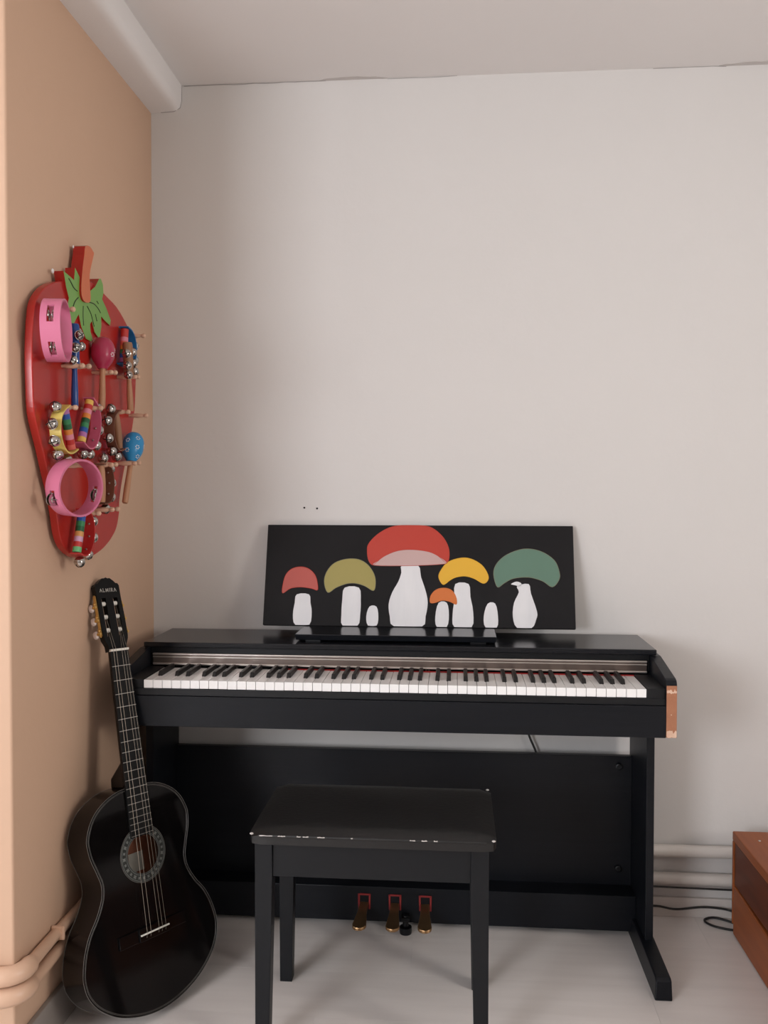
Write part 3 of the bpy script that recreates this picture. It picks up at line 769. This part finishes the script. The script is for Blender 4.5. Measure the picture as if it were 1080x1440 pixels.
def stroke(mb, a, b, w, fn, t0, t1):
    d = Vector((b[0] - a[0], b[1] - a[1])); nn = Vector((-d.y, d.x)).normalized() * w / 2
    mb.prism([(a[0] - nn.x, a[1] - nn.y), (b[0] - nn.x, b[1] - nn.y), (b[0] + nn.x, b[1] + nn.y), (a[0] + nn.x, a[1] + nn.y)], fn, t0, t1)
word = 'ALMIRA'; hgt = .0084; gap = .50
tot = sum(GLY[c][1] for c in word) + gap * (len(word) - 1)
sc = .0475 / tot; x = -.0235
for ch in word:
    st, wd = GLY[ch]
    mb = MB()
    for a, b in st:
        stroke(mb, (x + a[0] * sc, .1435 + a[1] * hgt), (x + b[0] * sc, 0.1435 + b[1] * hgt), .0007, H, -.0002, .0004)
    gp('letter', mb, M['bone'], head)
    x += (wd + gap) * sc
# tuning machines: gold side plates, rollers across the slots, pearl buttons behind
for s_ in (-1, 1):
    pl = gp('tuner_plate', MB().prism([(.036, -.013), (.134, -.013), (.138, -.008), (.134, -.003), (.036, -.003), (.032, -.008)], lambda p, q, t, s_=s_: H(s_ * t, p, q), .0355, .0372), M['gold'], bevel=.0003)
    for q in (.049, .082, .115):
        rl = MB().lathe([(.0056, SL - .003), (.0056, SR + .003)], 12, lambda a, b, c, s_=s_, q=q: H(s_ * c, q + a, -.0085 + b))
        gp('string_roller', rl, M['bone'], head, smooth=True)
        mb = MB().lathe([(.0062, .0370), (.0062, .0392), (.0035, .0398), (.0030, .0412)], 12, lambda a, b, c, s_=s_, q=q: H(s_ * c, q + a, -.0085 + b))
        mb.tube([H(s_ * .0402, q - .0075, -.002), H(s_ * .0402, q - .0075, -.015)], .0024, 8)
        mb.tube([H(s_ * .0402, q - .0075, -.005), H(s_ * .0402, q - .0075, -.013)], .0042, 8)
        gp('tuner_gear', mb, M['gold'], pl, smooth=True)
        bt = MB().lathe([(.0040, 0), (.0085, .003), (.0102, .010), (.0096, .017), (.0050, .0205)], 12,
                        lambda a, b, c, s_=s_, q=q: H(s_ * .0402 + a * .6, q - .0075 + b, -.0135 - c * .68))
        gp('tuner_button', bt, M['pearl'], pl, smooth=True)
    # string anchored in the slot floor, pale strip of wood seen through the slot
    gp('slot_strip', MB().prism([(SL + .002, S0), (SL + .0042, S0), (SL + .0042, S1), (SL + .002, S1)], lambda p, q, t, s_=s_: H(s_ * p, q, t), -.0150, -.0142), M['binding'], head)
# strings (the third is missing)
for k, (su, nu) in enumerate(((-.0245, -.0195), (-.0135, -.0118), (.0098, .0042), (.0195, .0120), (.0300, .0196))):
    q = (.049, .082, .049, .082, .115)[k]; sd = -1 if nu < 0 else 1
    r = (.00040, .00036, .00029, .00027, .00025)[k]
    pts = [(su, -.011, .0075), (su, 0, .0118), (nu, .653, .0104), H(sd * .017, q, -.0032)]
    gp('string', MB().tube(pts, r, 5), M['string'])

# ------------------------------------------------------------------ strawberry pegboard on the peach wall
BODY= [(-0.6553, 1.6845), (-0.6149, 1.6971), (-0.5216, 1.7177), (-0.46, 1.7148), (-0.4197, 1.7061), (-0.3433, 1.6909), (-0.2803, 1.6623), (-0.2428, 1.6341), (-0.2192, 1.5919), (-0.2102, 1.5395), (-0.214, 1.4853), (-0.2217, 1.4351), (-0.2421, 1.38), (-0.2669, 1.3291), (-0.2959, 1.2791), (-0.3196, 1.2303), (-0.3338, 1.1891), (-0.337, 1.1584), (-0.3527, 1.1248), (-0.3793, 1.1023), (-0.422, 1.0814), (-0.4711, 1.0667), (-0.5255, 1.0589), (-0.577, 1.061), (-0.6191, 1.0712), (-0.6592, 1.0933), (-0.6816, 1.1238), (-0.6937, 1.1649), (-0.7088, 1.2055), (-0.7315, 1.2509), (-0.753, 1.298), (-0.7702, 1.3305), (-0.7898, 1.3703), (-0.796, 1.4024), (-0.7986, 1.4478), (-0.8001, 1.4882), (-0.7982, 1.5291), (-0.7916, 1.5791), (-0.7796, 1.6142), (-0.7437, 1.6483), (-0.7004, 1.6696)]
LEAF= [(-0.6625, 1.7045), (-0.6088, 1.6969), (-0.6035, 1.7265), (-0.5735, 1.7068), (-0.5595, 1.6827), (-0.5186, 1.6935), (-0.4916, 1.709), (-0.4677, 1.7336), (-0.4573, 1.7361), (-0.4446, 1.7246), (-0.4417, 1.706), (-0.4501, 1.688), (-0.4243, 1.6708), (-0.3971, 1.6467), (-0.4016, 1.6327), (-0.4331, 1.6382), (-0.4572, 1.6448), (-0.4561, 1.6193), (-0.4661, 1.5935), (-0.4756, 1.5902), (-0.4973, 1.5991), (-0.5122, 1.623), (-0.523, 1.6132), (-0.5203, 1.595), (-0.5077, 1.5784), (-0.5169, 1.5731), (-0.5468, 1.5749), (-0.5718, 1.5979), (-0.5856, 1.6241), (-0.5999, 1.6107), (-0.6106, 1.5991), (-0.6312, 1.5952), (-0.6398, 1.603), (-0.644, 1.6315), (-0.6369, 1.6506), (-0.6499, 1.6711)]
STEM= [(-0.5583, 1.7872), (-0.5323, 1.7937), (-0.5136, 1.7864), (-0.5098, 1.7812), (-0.5295, 1.742), (-0.5358, 1.7188), (-0.5318, 1.6919), (-0.5307, 1.6674), (-0.5458, 1.659), (-0.5678, 1.658), (-0.5805, 1.6688), (-0.5816, 1.6927), (-0.5737, 1.7339), (-0.5637, 1.7668)]
SO = (.028, -.505, 1.06)
board = empty('strawberry_board', 'red strawberry-shaped wooden pegboard hung on the peach wall', 'pegboard', SO)
XB, XF = .010, .028
yz = lambda p, q, t: (t, p, q)
bl = smooth_loop(BODY, 3)
bp_ = MB().prism(bl, yz, XB, XF).build('berry_panel', M['red_board'], board, SO, bevel=.0022, segs=2)
cl = MB(); cl.prism(LEAF, yz, XB, .033, cap_mi=1)
lf = cl.build('leaf_crown', [M['red_board'], M['leaf_green']], board, SO)
cl = MB(); cl.prism(smooth_loop(STEM, 2), yz, XB, .038, cap_mi=1)
cl.build('berry_stem', [M['red_board'], M['orange_paint']], board, SO)
veins = [[(-.592, 1.6755), (-.612, 1.679), (-.630, 1.690), (-.638, 1.694)], [(-.588, 1.662), (-.605, 1.650), (-.617, 1.634)],
         [(-.5615, 1.648), (-.563, 1.625), (-.560, 1.603)], [(-.5395, 1.652), (-.520, 1.640), (-.507, 1.622), (-.500, 1.612)],
         [(-.528, 1.664), (-.500, 1.666), (-.476, 1.660), (-.462, 1.652)], [(-.484, 1.676), (-.474, 1.672)], [(-.493, 1.643), (-.484, 1.628)]]
for vn in veins:
    MB().tube([(.0333, a, b) for a, b in smooth_path(vn, 4)], .0012, 5).build('painted_vein', M['ink'], lf, SO)
# keyhole hanger screws
for (a, b) in ((-.522, 1.612),):
    MB().lathe([(.0035, 0), (.0035, .0015), (.002, .002)], 10, lambda x, y, z: (.0285 + z, a + x, b + y)).build('screw', M['nickel'], board, SO)
MB().sphere((.0105, -.668, 1.7035), .0055, 8, 6, (.5, 1, 1)).build('paint_chip', M['white_paint'], lf, SO)
MB().sphere((.0105, -.562, 1.7855), .0035, 8, 6, (.5, 1, 1)).build('paint_chip', M['white_paint'], lf, SO)
PEGS = [(-0.7109, 1.6092), (-0.6647, 1.4946), (-0.6295, 1.4981), (-0.502, 1.5019), (-0.4759, 1.5045), (-0.3439, 1.5111), (-0.3225, 1.5139), (-0.2799, 1.6278), (-0.7014, 1.3988), (-0.5649, 1.4101), (-0.3933, 1.4166), (-0.2639, 1.4186), (-0.663, 1.2743), (-0.6248, 1.2762), (-0.5035, 1.2797), (-0.4765, 1.2815), (-0.3495, 1.2882), (-0.3189, 1.2904), (-0.5806, 1.1658), (-0.5005, 1.1723), (-0.4657, 1.1728)]
pg = MB().lathe([(.0036, -.012), (.0036, .004), (.0046, .008), (.0060, .018), (.0062, .026), (.0050, .036), (.0036, .0395), (.0040, .0415), (.0056, .044), (.0060, .047), (.0052, .0505), (.0028, .0525)], 12,
                lambda x, y, z: (z, x, y)).build('peg', M['peg'], smooth=True)
pgm = pg.data; bpy.data.objects.remove(pg)
for a, b in PEGS:
    o = link('peg', pgm, board)
    o.location = (XF - SO[0], a - SO[1], b - SO[2])

# ------------------------------------------------------------------ instruments on the pegs
def bell_mesh(r, name='bell'):
    m = MB()
    nv = 10
    prof = [(max(r * math.sin(math.pi * j / nv), r * .03), -r * math.cos(math.pi * j / nv)) for j in range(nv + 1)]
    prof = prof[:5] + [(r * .97, -r * .10), (r * 1.05, -r * .05), (r * 1.05, r * .05), (r * .97, r * .10)] + prof[6:]
    m.lathe(prof, 18)
    m.mi = 1
    # cross slit in the outer half (+z)
    for ax in (0, 1):
        pts = [(r * 1.012 * math.sin(a), r * 1.012 * math.cos(a)) for a in [-1.15 + 2.3 * k / 14 for k in range(15)]]
        w = r * .085
        v = []; f = []
        for (p, q) in pts:
            for d in (-w, w):
                v.append((p, d, q) if ax == 0 else (d, p, q))
        for k in range(14):
            f.append((2 * k, 2 * k + 1, 2 * k + 3, 2 * k + 2))
        m.add(v, f)
    o = m.build(name, [M['chrome'], M['dark_slot']], smooth=True, angle=40)
    me = o.data; bpy.data.objects.remove(o)
    return me
BELL_L = bell_mesh(.0125); BELL_S = bell_mesh(.0106)
def put_bell(parent, pos, direction, me):
    o = link('bell', me, parent)
    q = Vector(direction).to_track_quat('Z', 'Y')
    spin = Matrix.Rotation(random.uniform(0, 1.5), 4, 'Z')
    o.matrix_local = Matrix.Translation(pos) @ q.to_matrix().to_4x4() @ spin
    return o

def frame_yz(A, B):
    th = math.atan2(-(A[0] - B[0]), A[1] - B[1])
    return Matrix.Rotation(th, 3, 'X'), math.hypot(A[0] - B[0], A[1] - B[1])

def bracelet(label, A, B, side, cols, strap, phis, x=.052, bulge=.060, plain=None, big=True, group='jingle bell bracelets on the pegboard', hr=.0098, dL=0.0):
    R_, L = frame_yz(A, B)
    e = empty('bell_bracelet', label, 'bell bracelet', (x, B[0], B[1]), group, rot=R_)
    L += dL
    # handle
    m = MB(); mats = []
    if cols:
        n = len(cols)
        for i, c in enumerate(cols):           # cols from top to bottom
            if STRIPE[c] not in mats: mats.append(STRIPE[c])
            m.mi = mats.index(STRIPE[c])
            z1 = L - L * i / n; z0 = L - L * (i + 1) / n
            m.lathe([(hr, z0), (hr, z1)], 18)
    else:
        mats = [plain]
        m.lathe([(hr * .8, 0), (hr * .95, L * .2), (hr, L * .5), (hr * .95, L * .8), (hr * .8, L)], 16)
    m.build('handle', mats, e, smooth=True, angle=40)
    # strap: D-shaped band
    w = .0125; th = .0016; path = []
    for i in range(25):
        ph = math.pi * i / 24
        path.append((side * (bulge * math.sin(ph) ** .75 - .0), L / 2 + (L / 2 + .004) * math.cos(ph)))
    path = [(-side * hr * .9, L + .004)] + path + [(-side * hr * .9, -.004)]
    v = []; f = []
    for i, (p, q) in enumerate(path):
        a = Vector(path[max(i - 1, 0)]); b = Vector(path[min(i + 1, len(path) - 1)]); t = (b - a).normalized(); nn = Vector((-t.y, t.x)) * th
        for xx in (-w, w):
            v.append((xx, p - nn.x, q - nn.y)); v.append((xx, p + nn.x, q + nn.y))
    for i in range(len(path) - 1):
        k = i * 4
        f += [(k, k + 1, k + 5, k + 4), (k + 2, k + 6, k + 7, k + 3), (k, k + 4, k + 6, k + 2), (k + 1, k + 3, k + 7, k + 5)]
    f += [(0, 2, 3, 1), tuple(len(v) - 4 + i for i in (0, 1, 3, 2))]
    sp = MB().add(v, f).build('strap', strap, e, smooth=True, angle=40)
    r = .0125 if big else .0105
    me = BELL_L
    for ph in phis:
        ph = math.radians(ph)
        p = side * bulge * math.sin(ph) ** .75; q = L / 2 + (L / 2 + .004) * math.cos(ph)
        d = Vector((0, side * math.sin(ph) * L * .7, math.cos(ph) * bulge * 1.1)).normalized()
        put_bell(e, (random.uniform(-.002, .002), p + d.y * (r + .002), q + d.z * (r + .002)), d, me)
        m = MB().lathe([(.0026, 0), (.0026, .0022), (.0014, .003)], 8)
        o = m.build('rivet', M['nickel'], sp)
        o.matrix_local = Matrix.Translation((0, p - d.y * .0014, q - d.z * .0014)) @ (-d).to_track_quat('Z', 'Y').to_matrix().to_4x4()
    return e
PH5 = (22, 60, 92, 124, 160)
bracelet('yellow strap bell bracelet with rainbow handle, left of the pink one', (-.7074, 1.3969), (-.6720, 1.3105), -1,
         ['purple', 'blue', 'green', 'dgreen', 'orange', 'pink', 'red', 'coral'], M['strap_yellow'], PH5)
bracelet('hot pink strap bell bracelet with tilted rainbow handle', (-.5741, 1.4256), (-.6223, 1.3269), 1,
         ['yellow', 'red', 'pink', 'orange', 'dgreen', 'green', 'blue', 'purple', 'yellow'], M['pink_hot'], (30, 75, 108, 140, 168))
bracelet('brown leather bell bracelet with wooden handle, bells facing left', (-.4176, 1.4130), (-.3933, 1.3256), -1,
         None, M['leather_brown'], (20, 55, 95, 130, 162), plain=M['wood_dark'], bulge=.052)
bracelet('brown leather bell bracelet hanging beside the lower pink tambourine', (-.5103, 1.2780), (-.5062, 1.1905), 1,
         None, M['leather_brown'], (10, 55, 90, 125, 170), plain=M['wood'], bulge=.050)
bracelet('red strap bell bracelet hanging lowest at the strawberry tip', (-.6186, 1.1703), (-.6490, 1.0794), 1,
         ['purple', 'blue', 'green', 'dgreen', 'amber', 'lilac', 'red', 'mint'], M['strap_red'], (50, 85, 125, 165), bulge=.056)
bracelet('blue strap bell bracelet behind the brown jingle stick', (-.3290, 1.6360), (-.3420, 1.5480), 1,
         ['red', 'red', 'pink', 'coral', 'orange', 'green', 'blue', 'purple'], M['strap_blue'], (70, 105, 140), bulge=.058, x=.043)

def stick(label, top, mid, bot, hm_, km_, hr, kr, bells, x=.052, nm='jingle_stick'):
    R_, L = frame_yz(top, bot)
    e = empty(nm, label, 'jingle stick', (x, bot[0], bot[1]), 'jingle sticks on the pegboard', rot=R_)
    lm = L * (mid[1] - bot[1]) / (top[1] - bot[1])
    MB().lathe([(kr * .8, 0), (kr, .004), (kr * .95, lm * .4), (kr * .72, lm * .85), (kr * .8, lm)], 16).build('handle', km_, e, smooth=True)
    MB().lathe([(hr * .9, lm), (hr, lm + .003), (hr, L - .006), (hr * .85, L - .001), (hr * .3, L)], 18).build('head', hm_, e, smooth=True)
    for (dy, dz, dx) in bells:
        d = Vector((dx, dy, 0)).normalized()
        put_bell(e, (d.x * (hr + .008), d.y * (hr + .008), lm + dz), d, BELL_S)
    return e
stick('dark blue jingle stick between the pink tambourine and red maraca', (-.6519, 1.5902), (-.6530, 1.498), (-.6530, 1.4043), M['navy'], M['navy'], .0108, .0080,
      [(-.9, .036, .5), (.9, .044, .4), (1, .076, -.1), (-1, .008, .2), (.8, .010, -.3), (-.6, .064, .9)])
stick('natural brown wooden jingle stick with rows of silver bells', (-.3509, 1.5998), (-.3524, 1.510), (-.3320, 1.4243), M['wood_dark'], M['wood'], .0125, .0084,
      [(-1, .060, .2), (-1, .030, .25), (-1, .006, .3), (1, .066, .3), (1, .038, .35), (1, .016, .5)], x=.058)

def maraca(label, top, bot, x, R0, Lh, mh, flowers):
    R_, L = frame_yz(top, bot)
    e = empty('maraca', label, 'maraca', (x, bot[0], bot[1]), 'maracas on the pegboard', rot=R_)
    zb = L - Lh
    MB().lathe([(.0062, 0), (.0078, .003), (.0080, zb * .35), (.0066, zb * .8), (.0072, zb + .006)], 16).build('handle', M['wood'], e, smooth=True)
    prof = []
    for k in range(17):
        t = k / 16
        z = zb + Lh * t
        # egg: broad top, narrowing to a collar
        rr = R0 * math.sin(math.pi * (t * .93 + .07) ** 1.0) ** .75 if t < .55 else R0 * math.sqrt(max(0, 1 - ((t - .58) / .42) ** 2))
        rr = max(rr, .0006 if t > .9 else .0115)
        prof.append((rr, z))
    hd = MB().lathe(prof, 26).build('head', mh, e, smooth=True, angle=60)
    for (ang, t) in flowers:
        # a little painted flower: six petals round a gap
        rr = None
        for k in range(16):
            if prof[k][1] <= zb + Lh * t <= prof[k + 1][1]:
                u_ = (zb + Lh * t - prof[k][1]) / (prof[k + 1][1] - prof[k][1]); rr = prof[k][0] * (1 - u_) + prof[k + 1][0] * u_
                slope = (prof[k + 1][0] - prof[k][0]) / (prof[k + 1][1] - prof[k][1])
        n = Vector((math.cos(ang), math.sin(ang), -slope)).normalized()
        c = Vector((rr * math.cos(ang), rr * math.sin(ang), zb + Lh * t))
        tx = Vector((-math.sin(ang), math.cos(ang), 0)); ty = n.cross(tx)
        m = MB()
        for k in range(6):
            a = math.pi * k / 3
            pc = c + (tx * math.cos(a) + ty * math.sin(a)) * .0046
            v = [tuple(pc + (tx * math.cos(b) + ty * math.sin(b)) * .0015 + n * .0005) for b in [2 * math.pi * j / 6 for j in range(6)]]
            v2 = [tuple(Vector(q) - n * .0015) for q in v]
            m.add(v + v2, [tuple(range(6))] + [(j, (j + 1) % 6, 6 + (j + 1) % 6, 6 + j) for j in range(6)])
        m.build('painted_flower', M['white_paint'], hd)
    return e
# azimuth facing the camera is about -66 degrees (from +x)
maraca('raspberry red maraca with wooden handle', (-.5040, 1.5870), (-.5148, 1.4142), .057, .0275, .078, M['maraca_red'], [(-.25, .42), (.6, .6)])
maraca('sky blue maraca with white flowers and wooden handle', (-.2960, 1.3715), (-.3685, 1.1863), .056, .0275, .084, M['maraca_blue'],
       [(-.80, .70), (-.75, .40), (-1.75, .60), (-1.75, .28), (.3, .55), (-.3, .15)])

def tambourine(label, ctr, nrm, R0, w, angs, pin, jr):
    z = Vector(nrm).normalized(); yv = Vector((0, 0, 1)); xv = yv.cross(z).normalized(); yv = z.cross(xv)
    rot = Matrix((xv, yv, z)).transposed()
    e = empty('tambourine', label, 'tambourine', ctr, 'pink tambourines on the pegboard', rot=rot)
    m = MB(); N = 120; t = .0045
    def slot(k):
        a = (k + .5) / N * 360
        return any(abs((a - c + 180) % 360 - 180) < 17 for c in angs)
    zs = (-w / 2, -w * .17, w * .17, w / 2)
    v = []; f = []
    for k in range(N):
        a = 2 * math.pi * k / N
        for zz in zs:
            for r_ in (R0, R0 - t):
                v.append((r_ * math.cos(a), r_ * math.sin(a), zz))
    vid = lambda k, j, i: (k % N) * 8 + j * 2 + i
    solid = lambda k, j: 0 <= j <= 2 and not (j == 1 and slot(k % N))
    for k in range(N):
        for j in range(3):
            if not solid(k, j): continue
            f.append((vid(k, j, 0), vid(k + 1, j, 0), vid(k + 1, j + 1, 0), vid(k, j + 1, 0)))
            f.append((vid(k, j, 1), vid(k, j + 1, 1), vid(k + 1, j + 1, 1), vid(k + 1, j, 1)))
            if not solid(k, j - 1): f.append((vid(k, j, 0), vid(k, j, 1), vid(k + 1, j, 1), vid(k + 1, j, 0)))
            if not solid(k, j + 1): f.append((vid(k, j + 1, 0), vid(k + 1, j + 1, 0), vid(k + 1, j + 1, 1), vid(k, j + 1, 1)))
            if not solid(k - 1, j): f.append((vid(k, j, 0), vid(k, j + 1, 0), vid(k, j + 1, 1), vid(k, j, 1)))
            if not solid(k + 1, j): f.append((vid(k + 1, j, 0), vid(k + 1, j, 1), vid(k + 1, j + 1, 1), vid(k + 1, j + 1, 0)))
    m.add(v, f).build('hoop', M['pink'], e, smooth=True, angle=30)
    for ang in angs:
        a = math.radians(ang)
        c = ((R0 - t / 2 + pin) * math.cos(a), (R0 - t / 2 + pin) * math.sin(a))
        for zz, sg in ((-.0028, -1), (.0028, 1)):
            MB().lathe([(.0012, zz), (.0060, zz + sg * .0016), (.0075, zz), (jr - .0004, zz + sg * .0006), (jr, zz + sg * .0012), (.0075, zz + sg * .0008), (.0060, zz + sg * .0024), (.0012, zz + sg * .001)], 22,
                       lambda x, y, q, c=c: (c[0] + x, c[1] + y, q)).build('jingle', M['chrome'], e, smooth=True)
        MB().tube([(c[0], c[1], -w * .3), (c[0], c[1], w * .3)], .001, 6).build('pin', M['nickel'], e)
    return e
tambourine('pink tambourine hung at the upper left of the strawberry, seen edge-on', (.064, -.7655, 1.554), (math.cos(.24), math.sin(.24), 0.02), .0655, .040, (156, 227, 299, 84), -.008, .0115)
tambourine('pink tambourine hung lower on the strawberry, seen as an open ring', (.076, -.7094, 1.2246), (math.cos(-.40), math.sin(-.40), -.06), .0625, .040, (203, 345), .004, .0140)
